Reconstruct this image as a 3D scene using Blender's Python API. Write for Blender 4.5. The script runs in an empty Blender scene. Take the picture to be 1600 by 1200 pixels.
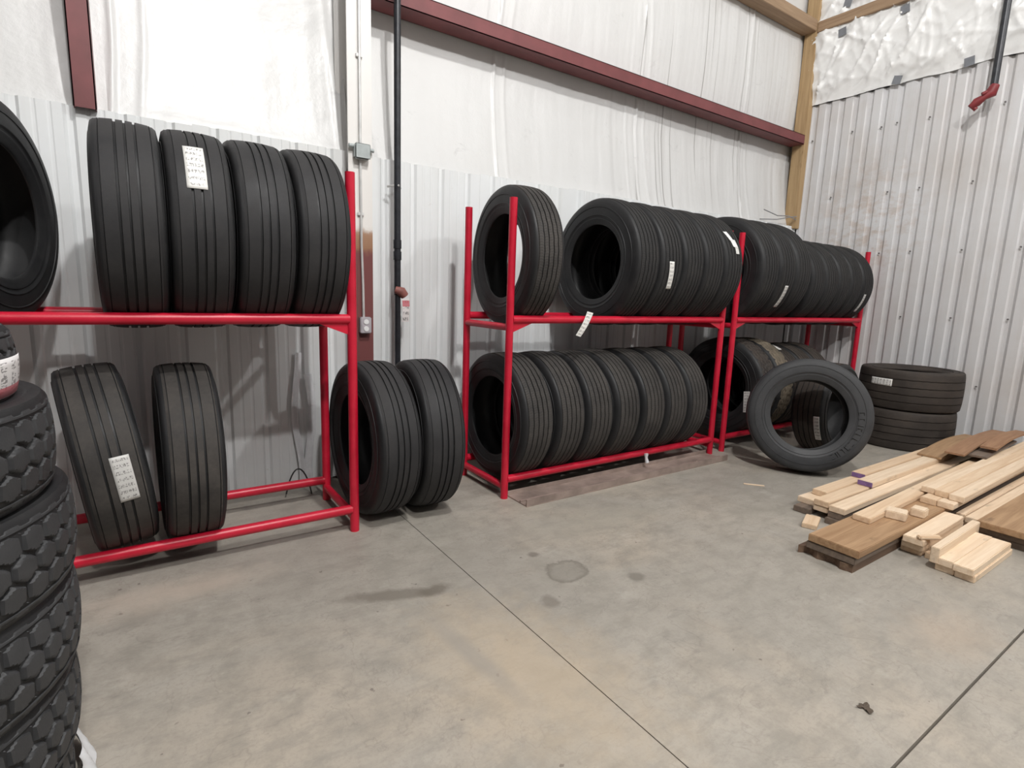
import bpy, bmesh, math, random
import numpy as np
from mathutils import Vector, Matrix, noise

C = bpy.context.scene.collection
PI = math.pi

# ------------------------------------------------------------------ camera
cam_d = bpy.data.cameras.new('camera')
cam = bpy.data.objects.new('camera', cam_d); C.objects.link(cam)
F_PX, YAW, PITCH, ROLL, HC = 853.3, 0.6029, 0.1634, 0.0341, 1.3967
cam_d.sensor_fit = 'HORIZONTAL'; cam_d.sensor_width = 36.0
cam_d.lens = F_PX / 1600 * 36.0
cam_d.clip_start = 0.02; cam_d.clip_end = 100
_fw = Vector((math.sin(YAW)*math.cos(PITCH), math.cos(YAW)*math.cos(PITCH), -math.sin(PITCH)))
_r = Vector((math.cos(YAW), -math.sin(YAW), 0)); _u = _r.cross(_fw)
_r2 = _r*math.cos(ROLL) + _u*math.sin(ROLL); _u2 = _u*math.cos(ROLL) - _r*math.sin(ROLL)
cam.matrix_world = Matrix(((_r2.x, _u2.x, -_fw.x, 0), (_r2.y, _u2.y, -_fw.y, 0), (_r2.z, _u2.z, -_fw.z, HC), (0, 0, 0, 1)))
bpy.context.scene.camera = cam

# ------------------------------------------------------------------ world, lamps, exposure
W = bpy.data.worlds.new('world'); bpy.context.scene.world = W
W.use_nodes = True
W.node_tree.nodes['Background'].inputs[0].default_value = (0.9, 0.95, 1.0, 1)
W.node_tree.nodes['Background'].inputs[1].default_value = 0.05

def lamp(name, loc, power, radius, color=(1, 0.985, 0.965)):
    d = bpy.data.lights.new(name, 'POINT'); d.shadow_soft_size = radius; d.energy = power; d.color = color
    o = bpy.data.objects.new(name, d); C.objects.link(o); o.location = loc
    return o
lamp('high_bay_lamp', (0.40, -3.0, 6.4), 640, 0.12)
lamp('high_bay_lamp', (1.30, -0.40, 6.4), 740, 0.12)
lamp('high_bay_lamp', (5.7, -3.4, 6.4), 480, 0.14)
lamp('high_bay_lamp', (-5.2, -2.2, 6.4), 130, 0.14)

sc = bpy.context.scene
sc.view_settings.view_transform = 'Standard'; sc.view_settings.look = 'None'
sc.view_settings.gamma = 1.0; sc.view_settings.use_curve_mapping = False
sc.view_settings.exposure = 0.07
sc.cycles.max_bounces = 6; sc.cycles.diffuse_bounces = 4; sc.cycles.glossy_bounces = 3

# ------------------------------------------------------------------ node materials
class NT:
    def __init__(s, name):
        s.m = bpy.data.materials.new(name); s.m.use_nodes = True
        s.t = s.m.node_tree; s.b = s.t.nodes['Principled BSDF']
    def n(s, typ, **kw):
        x = s.t.nodes.new(typ)
        for k, v in kw.items():
            if k.startswith('i_'):
                key = k[2:]
                key = int(key) if key.isdigit() else key.replace('_', ' ')
                x.inputs[key].default_value = v
            else: setattr(x, k, v)
        return x
    def l(s, a, b): s.t.links.new(a, b)
    def coord(s, kind='Object'): return s.n('ShaderNodeTexCoord').outputs[kind]
    def map(s, vec, scale=(1, 1, 1), loc=(0, 0, 0), rot=(0, 0, 0)):
        x = s.n('ShaderNodeMapping'); x.inputs['Scale'].default_value = scale; x.inputs['Location'].default_value = loc
        x.inputs['Rotation'].default_value = rot
        s.l(vec, x.inputs['Vector']); return x.outputs[0]
    def noise(s, vec, scale, detail=4, rough=0.55, dist=0.0):
        x = s.n('ShaderNodeTexNoise'); x.inputs['Scale'].default_value = scale; x.inputs['Detail'].default_value = detail
        x.inputs['Roughness'].default_value = rough; x.inputs['Distortion'].default_value = dist
        s.l(vec, x.inputs['Vector']); return x.outputs['Fac']
    def ramp(s, fac, *stops):
        x = s.n('ShaderNodeValToRGB'); e = x.color_ramp.elements
        while len(e) < len(stops): e.new(0.5)
        for el, (p, c) in zip(e, stops):
            el.position = p; el.color = (c, c, c, 1) if isinstance(c, (int, float)) else (*c, 1)
        s.l(fac, x.inputs[0]); return x.outputs[0]
    def mix(s, fac, a, b, mode='MIX'):
        x = s.n('ShaderNodeMix'); x.data_type = 'RGBA'; x.blend_type = mode
        for v, sock in ((fac, x.inputs[0]), (a, x.inputs[6]), (b, x.inputs[7])):
            if hasattr(v, 'is_output'): s.l(v, sock)
            else: sock.default_value = v if sock is x.inputs[0] else (*v, 1)
        return x.outputs[2]
    def math(s, op, a, b=0.0, c=0.0):
        x = s.n('ShaderNodeMath'); x.operation = op
        for v, sock in ((a, x.inputs[0]), (b, x.inputs[1]), (c, x.inputs[2])):
            if hasattr(v, 'is_output'): s.l(v, sock)
            else: sock.default_value = v
        return x.outputs[0]
    def bump(s, h, strength=0.3, dist=0.01):
        x = s.n('ShaderNodeBump'); x.inputs['Strength'].default_value = strength; x.inputs['Distance'].default_value = dist
        s.l(h, x.inputs['Height']); s.l(x.outputs[0], s.b.inputs['Normal'])
    def fin(s, col=None, rough=0.5, metal=0.0, spec=None):
        if col is not None:
            if hasattr(col, 'is_output'): s.l(col, s.b.inputs['Base Color'])
            else: s.b.inputs['Base Color'].default_value = (*col, 1)
        if hasattr(rough, 'is_output'): s.l(rough, s.b.inputs['Roughness'])
        else: s.b.inputs['Roughness'].default_value = rough
        s.b.inputs['Metallic'].default_value = metal
        if spec is not None: s.b.inputs['Specular IOR Level'].default_value = spec
        return s.m
    def rnd(s): return s.n('ShaderNodeObjectInfo').outputs['Random']
    def rvec(s, vec, k=37.0):
        x = s.n('ShaderNodeVectorMath'); x.operation = 'ADD'; s.l(vec, x.inputs[0])
        y = s.n('ShaderNodeCombineXYZ'); q = s.math('MULTIPLY', s.rnd(), k)
        for i in range(3): s.l(q, y.inputs[i])
        s.l(y.outputs[0], x.inputs[1]); return x.outputs[0]

def m_plain(name, col, rough=0.5, metal=0.0, var=0.08, scale=12):
    t = NT(name); v = t.rvec(t.coord()); f = t.noise(v, scale)
    dark = tuple(c*(1-var*2.2) for c in col); lite = tuple(min(1, c*(1+var)) for c in col)
    return t.fin(t.mix(t.ramp(f, (0.3, 0.0), (0.7, 1.0)), dark, lite), rough, metal)

def m_rubber(name, dark, dust, amount=0.5, rough=0.72, sipes=0):
    t = NT(name); v = t.rvec(t.coord())
    f = t.ramp(t.noise(v, 5, 6, 0.65), (0.40, 0.0), (0.75, 1.0))
    g = t.noise(v, 60, 3)
    fac = t.math('MULTIPLY', t.math('MULTIPLY_ADD', f, 0.7, t.math('MULTIPLY', g, 0.4)), amount)
    c = t.mix(fac, dark, dust)
    if sipes:                                            # fine moulded cuts across the ribs
        sep = t.n('ShaderNodeSeparateXYZ'); t.l(t.coord(), sep.inputs[0])
        ang = t.math('ARCTAN2', sep.outputs[2], sep.outputs[1])
        ph = t.math('MULTIPLY_ADD', ang, sipes, t.math('MULTIPLY', t.math('SINE', t.math('MULTIPLY', sep.outputs[0], 150)), 1.2))
        sn = t.ramp(t.math('SINE', ph), (0.55, 1.0), (0.95, 0.0))
        c = t.mix(t.math('MULTIPLY_ADD', sn, -0.30, 0.30), c, (0.012, 0.012, 0.012))
        t.bump(sn, 0.5, 0.003)
    else:
        t.bump(t.noise(v, 220, 2), 0.12, 0.003)
    return t.fin(c, t.ramp(f, (0, rough-0.12), (1, rough+0.12)), spec=0.35)

def m_red(name='red_paint'):
    t = NT(name); v = t.rvec(t.coord('Object'))
    f = t.ramp(t.noise(v, 9, 5), (0.35, 0.0), (0.7, 1.0))
    c = t.mix(f, (0.50, 0.007, 0.028), (0.60, 0.013, 0.042))
    d = t.ramp(t.noise(v, 35, 6, 0.7), (0.68, 0.0), (0.76, 1.0))
    c = t.mix(t.math('MULTIPLY', d, 0.35), c, (0.55, 0.32, 0.30))
    return t.fin(c, 0.36)

def m_sheet(name, base, dirt, amt, grime=None):
    """painted steel sheet with dust, wear and vertical runs"""
    t = NT(name); p = t.n('ShaderNodeNewGeometry').outputs['Position']
    big = t.ramp(t.noise(p, 1.1, 5, 0.6), (0.42, 0.0), (0.72, 1.0))
    run = t.ramp(t.noise(t.map(p, (14, 14, 0.7)), 1.0, 4), (0.5, 0.0), (0.8, 1.0))
    f = t.math('MULTIPLY', t.math('MULTIPLY_ADD', big, 0.75, t.math('MULTIPLY', run, 0.35)), amt)
    c = t.mix(f, base, dirt)
    scuff = t.ramp(t.noise(t.map(p, (3, 3, 5.5), rot=(0.4, 0.3, 0)), 2.2, 7, 0.75), (0.66, 0.0), (0.73, 1.0))
    c = t.mix(t.math('MULTIPLY', scuff, 0.5*amt), c, (0.36, 0.30, 0.25))
    if grime:                                            # brownish rust-dust patch with its own outline on the corner sheets
        x = t.n('ShaderNodeVectorMath'); x.operation = 'SUBTRACT'; t.l(p, x.inputs[0]); x.inputs[1].default_value = grime[0]
        y = t.n('ShaderNodeVectorMath'); y.operation = 'DIVIDE'; t.l(x.outputs[0], y.inputs[0]); y.inputs[1].default_value = grime[1]
        z = t.n('ShaderNodeVectorMath'); z.operation = 'LENGTH'; t.l(y.outputs[0], z.inputs[0])
        near = t.ramp(z.outputs['Value'], (0.3, 1.0), (1.0, 0.0))
        pat = t.ramp(t.noise(t.map(p, (1, 1.2, 2.0)), 4.5, 7, 0.7), (0.47, 0.0), (0.62, 1.0))
        c = t.mix(t.math('MULTIPLY', t.math('MULTIPLY', near, pat), 0.45), c, (0.42, 0.29, 0.20))
    return t.fin(c, 0.42)

def m_insul(name, amt=0.3, streak=(5.2, 0.9), base=(0.675, 0.675, 0.67)):
    t = NT(name); p = t.n('ShaderNodeNewGeometry').outputs['Position']
    f = t.ramp(t.noise(p, 1.3, 6, 0.65), (0.45, 0.0), (0.8, 1.0))
    c = t.mix(t.math('MULTIPLY', f, amt), base, (0.56, 0.55, 0.53))
    sm = t.ramp(t.noise(p, 4.2, 8, 0.75, 0.8), (0.60, 0.0), (0.71, 1.0))
    c = t.mix(t.math('MULTIPLY', sm, 0.35), c, (0.35, 0.34, 0.34))
    if streak:                                           # thin dark drip lines in a band of the wall
        sep = t.n('ShaderNodeSeparateXYZ'); t.l(p, sep.inputs[0])
        d = t.math('ABSOLUTE', t.math('SUBTRACT', sep.outputs[0], streak[0]))
        band = t.ramp(t.math('DIVIDE', d, streak[1]), (0.7, 1.0), (1.0, 0.0))
        ln = t.ramp(t.noise(t.map(p, (30, 1, 0.22)), 1.0, 1.5, 0.5), (0.63, 0.0), (0.665, 1.0))
        c = t.mix(t.math('MULTIPLY', t.math('MULTIPLY', ln, band), 0.75), c, (0.30, 0.29, 0.28))
    t.bump(t.noise(p, 9, 5, 0.6), 0.25, 0.02)
    return t.fin(c, 0.38)

def m_wood(name, a, b, knots=0.5, rough=0.7):
    t = NT(name); v = t.rvec(t.coord(), 61.0)
    g = t.noise(t.map(v, (1.2, 22, 22)), 1.6, 6, 0.6, 0.6)
    c = t.mix(t.ramp(g, (0.35, 0.0), (0.68, 1.0)), a, b)
    k = t.ramp(t.noise(t.map(v, (3.2, 9, 9)), 1.3, 4, 0.6), (0.63, 0.0), (0.74, 1.0))
    c = t.mix(t.math('MULTIPLY', k, knots), c, tuple(x*0.45 for x in a))
    c = t.mix(t.math('MULTIPLY', t.rnd(), 0.25), c, tuple(x*0.75 for x in b))
    t.bump(g, 0.2, 0.004)
    return t.fin(c, rough)

def m_concrete():
    t = NT('concrete'); p = t.n('ShaderNodeNewGeometry').outputs['Position']
    big = t.ramp(t.noise(p, 0.75, 5, 0.6, 0.4), (0.35, 0.0), (0.68, 1.0))
    c = t.mix(big, (0.335, 0.310, 0.272), (0.415, 0.380, 0.330))
    warm = t.ramp(t.noise(t.map(p, (1, 1, 1), (7.3, 1.2, 0)), 0.9, 4, 0.6, 0.8), (0.52, 0.0), (0.68, 1.0))
    c = t.mix(t.math('MULTIPLY', warm, 0.35), c, (0.47, 0.385, 0.295))
    mot = t.noise(p, 7.5, 8, 0.7)
    c = t.mix(t.ramp(mot, (0.36, 0.60), (0.56, 0.0)), c, (0.26, 0.24, 0.205))
    drag = t.noise(t.map(p, (1.0, 3.4, 1), (2, 5, 0), (0, 0, 0.9)), 5.5, 8, 0.75)
    c = t.mix(t.ramp(drag, (0.38, 0.38), (0.50, 0.0)), c, (0.25, 0.235, 0.205))
    hair = t.ramp(t.math('ABSOLUTE', t.math('SUBTRACT', t.noise(t.map(p, (1, 1, 1), (11, 4, 0)), 2.3, 5, 0.6, 0.5), 0.5)), (0.0, 1.0), (0.006, 0.0))
    c = t.mix(t.math('MULTIPLY', hair, 0.22), c, (0.14, 0.12, 0.10))
    fine = t.noise(p, 70, 4, 0.7)
    c = t.mix(t.ramp(fine, (0.33, 0.35), (0.5, 0.0)), c, (0.27, 0.24, 0.205))
    spk = t.ramp(t.noise(t.map(p, (1, 1, 1), (3, 9, 0)), 17, 3, 0.5), (0.715, 0.0), (0.745, 1.0))
    c = t.mix(t.math('MULTIPLY', spk, 0.7), c, (0.12, 0.10, 0.085))
    pale = t.ramp(t.noise(p, 3.1, 7, 0.7), (0.60, 0.0), (0.75, 1.0))
    c = t.mix(t.math('MULTIPLY', pale, 0.35), c, (0.56, 0.53, 0.48))
    wob = t.noise(p, 9, 5, 0.65)
    def spot(x, y, rx, ry, rot, col, amt, edge=0.55, ring=False):
        nonlocal c
        q = t.map(p, (1, 1, 1), (0, 0, 0))
        s = t.n('ShaderNodeVectorMath'); s.operation = 'SUBTRACT'; t.l(p, s.inputs[0]); s.inputs[1].default_value = (x, y, 0)
        r = t.map(s.outputs[0], (1/rx, 1/ry, 0), (0, 0, 0))
        if rot:
            rr = t.map(s.outputs[0], (1, 1, 0), (0, 0, 0), (0, 0, -rot)); r = t.map(rr, (1/rx, 1/ry, 0))
        d = t.n('ShaderNodeVectorMath'); d.operation = 'LENGTH'; t.l(r, d.inputs[0])
        e = t.math('ADD', d.outputs['Value'], t.math('MULTIPLY_ADD', wob, 1.1, -0.55))
        if ring: f = t.ramp(e, (0.0, 0.35), (0.6, 0.45), (0.85, 1.0), (1.0, 0.0))
        else: f = t.ramp(e, (edge, 1.0), (1.0, 0.0))
        c = t.mix(t.math('MULTIPLY', f, amt), c, col)
    spot(1.15, 1.45, 0.42, 0.75, 0.15, (0.50, 0.40, 0.285), 0.55, 0.2)       # tan patch beside the joint
    spot(2.85, 0.70, 0.35, 0.22, 0, (0.50, 0.38, 0.28), 0.35, 0.2)
    spot(0.90, 2.22, 0.26, 0.06, -0.35, (0.17, 0.15, 0.125), 0.75)         # dark oily streak
    spot(1.09, 2.16, 0.10, 0.055, 0.0, (0.15, 0.13, 0.105), 0.70)
    spot(1.74, 1.98, 0.13, 0.11, 0.2, (0.17, 0.155, 0.13), 0.75, ring=True) # round ring mark
    spot(2.01, 1.75, 0.055, 0.05, 0, (0.17, 0.155, 0.13), 0.7)
    spot(1.49, 1.80, 0.055, 0.07, 0, (0.18, 0.16, 0.135), 0.7)
    spot(1.70, 2.21, 0.04, 0.035, 0, (0.16, 0.14, 0.12), 0.7)
    spot(1.00, 1.66, 0.06, 0.40, 0.1, (0.30, 0.28, 0.25), 0.6, 0.3)
    spot(0.05, 2.75, 0.55, 0.16, 0.0, (0.55, 0.46, 0.38), 0.5, 0.2)
    spot(2.3, 2.4, 0.7, 0.25, -0.2, (0.36, 0.34, 0.29), 0.4, 0.3)
    spot(3.4, 1.95, 0.40, 0.10, -0.3, (0.27, 0.25, 0.21), 0.40, 0.3)
    t.bump(t.noise(p, 45, 6, 0.7), 0.10, 0.004)
    return t.fin(c, t.ramp(mot, (0.3, 0.42), (0.7, 0.62)))

def m_label(name, tint=(0.80, 0.79, 0.76), rows=7, red=0.0, across=False):
    t = NT(name); uv = t.coord('UV'); sep = t.n('ShaderNodeSeparateXYZ'); t.l(uv, sep.inputs[0])
    u, v = sep.outputs[0], sep.outputs[1]
    vr = t.math('MULTIPLY', v, rows); row = t.math('FLOOR', vr); fr = t.math('FRACT', vr)
    inrow = t.math('MULTIPLY', t.math('GREATER_THAN', fr, 0.25), t.math('LESS_THAN', fr, 0.78))
    cmb = t.n('ShaderNodeCombineXYZ'); t.l(t.math('MULTIPLY', u, 9.0), cmb.inputs[0])
    t.l(t.math('MULTIPLY_ADD', row, 5.3, t.math('MULTIPLY', fr, 1.4)), cmb.inputs[1]); t.l(t.math('MULTIPLY', t.rnd(), 40), cmb.inputs[2])
    nz = t.noise(cmb.outputs[0], 1.7, 2, 0.6)
    ink = t.math('MULTIPLY', t.math('GREATER_THAN', nz, 0.52), inrow)
    edge = t.math('MULTIPLY', t.math('MULTIPLY', t.math('GREATER_THAN', u, 0.1), t.math('LESS_THAN', u, 0.9)),
                  t.math('MULTIPLY', t.math('GREATER_THAN', v, 0.06), t.math('LESS_THAN', v, 0.95)))
    ink = t.math('MULTIPLY', ink, edge)
    c = t.mix(t.math('MULTIPLY', ink, 0.72), tint, (0.10, 0.09, 0.09))
    if red:
        band = t.math('LESS_THAN', t.math('ABSOLUTE', t.math('SUBTRACT', u if across else v, red)), 0.13)
        c = t.mix(t.math('MULTIPLY', band, 0.85), c, (0.55, 0.10, 0.13))
    return t.fin(c, 0.45)

M = {}
M['rub'] = m_rubber('rubber_black', (0.011, 0.0115, 0.013), (0.038, 0.037, 0.037), 0.6, 0.60)
M['rub_tread'] = m_rubber('rubber_tread', (0.017, 0.017, 0.019), (0.054, 0.051, 0.050), 0.75)
M['rub_sipe'] = m_rubber('rubber_black_siped', (0.015, 0.015, 0.016), (0.050, 0.047, 0.045), 0.65, 0.72, 190)
M['rub_dusty_sipe'] = m_rubber('rubber_dusty_siped', (0.026, 0.024, 0.023), (0.100, 0.090, 0.082), 0.75, 0.78, 170)
M['rub_dusty'] = m_rubber('rubber_dusty', (0.026, 0.024, 0.023), (0.105, 0.093, 0.083), 0.75, 0.78)
M['rub_tan'] = m_rubber('rubber_tan_dust', (0.06, 0.050, 0.038), (0.25, 0.205, 0.15), 0.95, 0.85)
M['rub_grey'] = m_rubber('rubber_grey', (0.030, 0.031, 0.033), (0.068, 0.068, 0.071), 0.7, 0.6)
M['rub_brown'] = m_rubber('rubber_brown_dust', (0.026, 0.0215, 0.019), (0.095, 0.076, 0.063), 0.7, 0.75)
M['red'] = m_red()
M['sheet'] = m_sheet('white_wainscot_sheet', (0.78, 0.80, 0.81), (0.62, 0.61, 0.58), 0.5)
M['sheet_r'] = m_sheet('white_corrugated_sheet', (0.66, 0.66, 0.67), (0.52, 0.48, 0.45), 0.85, ((7, 3.1, 2.3), (1, 0.75, 0.95)))
M['insul'] = m_insul('white_vinyl_facing', 0.3, (4.95, 1.15))
M['insul_r'] = m_insul('white_vinyl_wrinkled', 0.15, None, (0.86, 0.86, 0.85))
M['maroon'] = m_plain('maroon_steel', (0.185, 0.050, 0.052), 0.5, 0, 0.10, 5)
M['wood_post'] = m_wood('aged_timber', (0.36, 0.235, 0.115), (0.48, 0.335, 0.18), 0.5)
M['wood_beam'] = m_wood('aged_beam_timber', (0.27, 0.175, 0.105), (0.385, 0.265, 0.165), 0.5)
M['pine'] = m_wood('pale_pine', (0.72, 0.54, 0.37), (0.86, 0.70, 0.53), 0.55)
M['pine_tan'] = m_wood('tan_pine', (0.67, 0.47, 0.30), (0.80, 0.62, 0.44), 0.6)
M['brown'] = m_wood('weathered_brown_plank', (0.30, 0.175, 0.09), (0.46, 0.295, 0.165), 0.7)
M['dark_wood'] = m_wood('dark_grey_plank', (0.13, 0.10, 0.08), (0.22, 0.165, 0.125), 0.5)
M['bark'] = m_wood('waney_bark', (0.10, 0.06, 0.04), (0.22, 0.14, 0.09), 0.6)
M['red_wood'] = m_wood('reddish_plank', (0.27, 0.14, 0.075), (0.40, 0.23, 0.13), 0.5)
M['purple'] = m_plain('purple_end_paint', (0.22, 0.13, 0.33), 0.6, 0, 0.15, 40)
M['concrete'] = m_concrete()
M['joint'] = m_plain('joint_dirt', (0.10, 0.085, 0.07), 0.9)
M['blackpipe'] = m_plain('black_steel_pipe', (0.028, 0.03, 0.036), 0.38, 0.2, 0.2, 20)
M['grey'] = m_plain('grey_cast_box', (0.42, 0.46, 0.46), 0.5)
M['galv'] = m_plain('galvanised_conduit', (0.68, 0.68, 0.67), 0.35, 0.3)
M['outlet'] = m_plain('grey_outlet_plate', (0.46, 0.43, 0.46), 0.4)
M['white'] = m_plain('white_plastic', (0.82, 0.82, 0.82), 0.4, 0, 0.04)
M['screw'] = m_plain('dark_screw_head', (0.16, 0.15, 0.15), 0.5)
M['tape'] = m_plain('grey_tape', (0.20, 0.21, 0.23), 0.5)
M['label'] = m_label('printed_label')
M['label_d'] = m_label('dim_printed_label', (0.62, 0.61, 0.59))
M['label_r'] = m_label('red_white_label', (0.78, 0.76, 0.76), 6, 0.86, True)
M['tag'] = m_label('red_white_tag', (0.80, 0.76, 0.76), 4, 0.8)
M['film'] = m_plain('clear_white_film', (0.75, 0.76, 0.78), 0.22, 0, 0.06)
M['steel'] = m_plain('brown_steel_channel', (0.33, 0.255, 0.22), 0.6, 0.1, 0.18, 6)
M['rust'] = m_plain('reddish_brown_valve', (0.28, 0.10, 0.085), 0.6)
M['redvalve'] = m_plain('red_valve', (0.22, 0.025, 0.03), 0.5)
M['wire'] = m_plain('black_wire', (0.03, 0.03, 0.03), 0.5)
M['greywire'] = m_plain('grey_wire', (0.30, 0.30, 0.31), 0.5)
M['back'] = m_plain('room_wall', (0.16, 0.16, 0.16), 0.7)
M['ceil'] = m_plain('room_ceiling', (0.20, 0.20, 0.20), 0.7)
M['leaf'] = m_plain('dry_leaf', (0.10, 0.075, 0.055), 0.8)

def m_column():
    t = NT('column_paint'); p = t.n('ShaderNodeNewGeometry').outputs['Position']
    sep = t.n('ShaderNodeSeparateXYZ'); t.l(p, sep.inputs[0])
    z = t.math('ADD', sep.outputs[2], t.math('MULTIPLY_ADD', t.noise(p, 14, 5), 0.10, -0.05))
    f = t.ramp(t.math('MULTIPLY', z, 0.25), (0.0, (0.155, 0.050, 0.048)), (0.408, (0.17, 0.052, 0.05)), (0.418, (0.30, 0.155, 0.085)),
               (0.444, (0.36, 0.21, 0.13)), (0.454, (0.76, 0.74, 0.71)), (1.0, (0.78, 0.77, 0.76)))
    return t.fin(f, 0.5)
M['column'] = m_column()

# ------------------------------------------------------------------ mesh helpers
def mesh_obj(name, verts, faces, mat, parent=None, smooth=None, uvs=None):
    me = bpy.data.meshes.new(name); me.from_pydata([tuple(v) for v in verts], [], faces); me.update()
    if smooth is not None:
        me.shade_smooth()
        me.set_sharp_from_angle(angle=math.radians(smooth))
    if uvs is not None:
        lay = me.uv_layers.new(name='UVMap')
        for lp in me.loops: lay.data[lp.index].uv = uvs[lp.vertex_index]
    for mm in (mat if isinstance(mat, (list, tuple)) else [mat]): me.materials.append(mm)
    o = bpy.data.objects.new(name, me); C.objects.link(o)
    if parent: o.parent = parent
    return o

def share(name, me, parent):
    o = bpy.data.objects.new(name, me); C.objects.link(o); o.parent = parent
    return o

def tag(o, label=None, cat=None, group=None, kind=None):
    if label: o['label'] = label
    if cat: o['category'] = cat
    if group: o['group'] = group
    if kind: o['kind'] = kind
    return o

def empty(name, loc=(0, 0, 0), rot=(0, 0, 0)):
    o = bpy.data.objects.new(name, None); C.objects.link(o); o.location = loc; o.rotation_euler = rot
    o.empty_display_size = 0.1
    return o

class MB:
    def __init__(s): s.v = []; s.f = []
    def add(s, v, f):
        k = len(s.v); s.v += [tuple(x) for x in v]; s.f += [tuple(i+k for i in q) for q in f]; return s
    def box(s, x0, x1, y0, y1, z0, z1):
        v = [(x, y, z) for z in (z0, z1) for y in (y0, y1) for x in (x0, x1)]
        return s.add(v, [(0, 2, 3, 1), (4, 5, 7, 6), (0, 1, 5, 4), (2, 6, 7, 3), (0, 4, 6, 2), (1, 3, 7, 5)])
    def tube(s, pts, r, n=12, cap=True):
        pts = [Vector(p) for p in pts]; rings = []
        up = None
        for i, p in enumerate(pts):
            d = (pts[min(i+1, len(pts)-1)] - pts[max(i-1, 0)]).normalized()
            if up is None: up = Vector((0, 0, 1)) if abs(d.z) < 0.9 else Vector((1, 0, 0))
            a = d.cross(up).normalized(); b = a.cross(d).normalized(); up = b
            rr = r[i] if isinstance(r, (list, tuple)) else r
            rings.append([p + a*rr*math.cos(2*PI*k/n) + b*rr*math.sin(2*PI*k/n) for k in range(n)])
        v = [q for ring in rings for q in ring]; f = []
        for i in range(len(pts)-1):
            for k in range(n):
                f.append((i*n+k, i*n+(k+1) % n, (i+1)*n+(k+1) % n, (i+1)*n+k))
        if cap:
            f.append(tuple(range(n-1, -1, -1))); f.append(tuple((len(pts)-1)*n+k for k in range(n)))
        return s.add(v, f)
    def obj(s, name, mat, parent=None, smooth=None, bevel=0.0):
        o = mesh_obj(name, s.v, s.f, mat, parent, None)
        bm = bmesh.new(); bm.from_mesh(o.data)
        bmesh.ops.recalc_face_normals(bm, faces=bm.faces)
        if bevel: bmesh.ops.bevel(bm, geom=bm.edges[:], offset=bevel, segments=2, affect='EDGES')
        bm.to_mesh(o.data); bm.free()
        if smooth is not None:
            o.data.shade_smooth(); o.data.set_sharp_from_angle(angle=math.radians(smooth))
        return o

def grid_obj(name, us, vs, fn, mat, parent=None, smooth=60, thick=None):
    nu, nv = len(us), len(vs)
    v = [fn(a, b) for b in vs for a in us]
    f = [(j*nu+i, j*nu+i+1, (j+1)*nu+i+1, (j+1)*nu+i) for j in range(nv-1) for i in range(nu-1)]
    uv = [(i/(nu-1), j/(nv-1)) for j in range(nv) for i in range(nu)]
    o = mesh_obj(name, v, f, mat, parent, smooth, uv)
    return o

def lathe_me(name, prof, segs, mat, closed=False, shift=None, smooth=35):
    """profile of (x, r) swept about X; shift(k, i) moves point i sideways in segment k"""
    n = len(prof); v = []
    for k in range(segs):
        a = 2*PI*k/segs; ca, sa = math.cos(a), math.sin(a)
        for i, (x, r) in enumerate(prof):
            dx = shift(k, i) if shift else 0.0
            v.append((x+dx, -r*ca, r*sa))
    f = []
    m = n if closed else n-1
    for k in range(segs):
        k2 = (k+1) % segs
        for i in range(m):
            j = (i+1) % n
            f.append((k*n+i, k*n+j, k2*n+j, k2*n+i))
    me = bpy.data.meshes.new(name); me.from_pydata(v, [], f); me.update()
    bm = bmesh.new(); bm.from_mesh(me); bmesh.ops.recalc_face_normals(bm, faces=bm.faces); bm.to_mesh(me); bm.free()
    me.shade_smooth(); me.set_sharp_from_angle(angle=math.radians(smooth))
    me.materials.append(mat)
    return me

# ------------------------------------------------------------------ the setting
def structure(o): o['kind'] = 'structure'; return o
XW, YW = 7.0, 3.92            # inner faces of the right and back sheets
JX, JY = 1.291, 0.525         # control joints of the floor
rng = random.Random(5)

floor = structure(MB().box(-9, 7.3, -8, 4.3, -0.25, -0.012).obj('floor', M['joint']))
gx, gy = 0.0022, 0.0045
for (x0, x1, y0, y1) in ((-9, JX, -8, JY), (JX, 7.25, -8, JY), (-9, JX, JY, 4.25), (JX, 7.25, JY, 4.25)):
    MB().box(x0+gx, x1-gx, y0+gy, y1-gy, -0.012, 0.0).obj('concrete_slab', M['concrete'], floor)

wall_back = structure(MB().box(-9, 7.3, 4.16, 4.3, 0, 7).obj('wall_back', M['back']))
wall_right = structure(MB().box(7.12, 7.3, -8, 4.16, 0, 7).obj('wall_right', M['back']))
structure(MB().box(-9.2, -9, -8, 4.3, 0, 7).obj('wall_left', M['back']))
structure(MB().box(-9.2, 7.3, -8.2, -8, 0, 7).obj('wall_front', M['back']))
structure(MB().box(-9.2, 7.3, -8.2, 4.3, 7, 7.15).obj('ceiling', M['ceil']))

def rib_profile(length, pitch, crest, base, h, minor=0):
    """polyline (s, height) of ribbed sheet"""
    pts = [(0, 0)]; s = pitch/2
    while s < length - 0.001:
        pts += [(s-base/2, 0), (s-crest/2, h), (s+crest/2, h), (s+base/2, 0)]
        if minor and s + pitch <= length + 0.001:
            for q in (0.36, 0.64):
                c = s + pitch*q; pts += [(c-0.012, 0), (c-0.005, minor), (c+0.005, minor), (c+0.012, 0)]
        s += pitch
    pts.append((length, 0))
    return pts
def sheet(name, length, z0, z1, prof, place, mat, parent):
    v = []; n = len(prof)
    for z in (z0, z1):
        for s, h in prof: v.append(place(s, h, z))
    f = [(i, i+1, n+i+1, n+i) for i in range(n-1)]
    o = mesh_obj(name, v, f, mat, parent)
    md = o.modifiers.new('thickness', 'SOLIDIFY'); md.thickness = 0.0015; md.offset = 0
    return o
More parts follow.
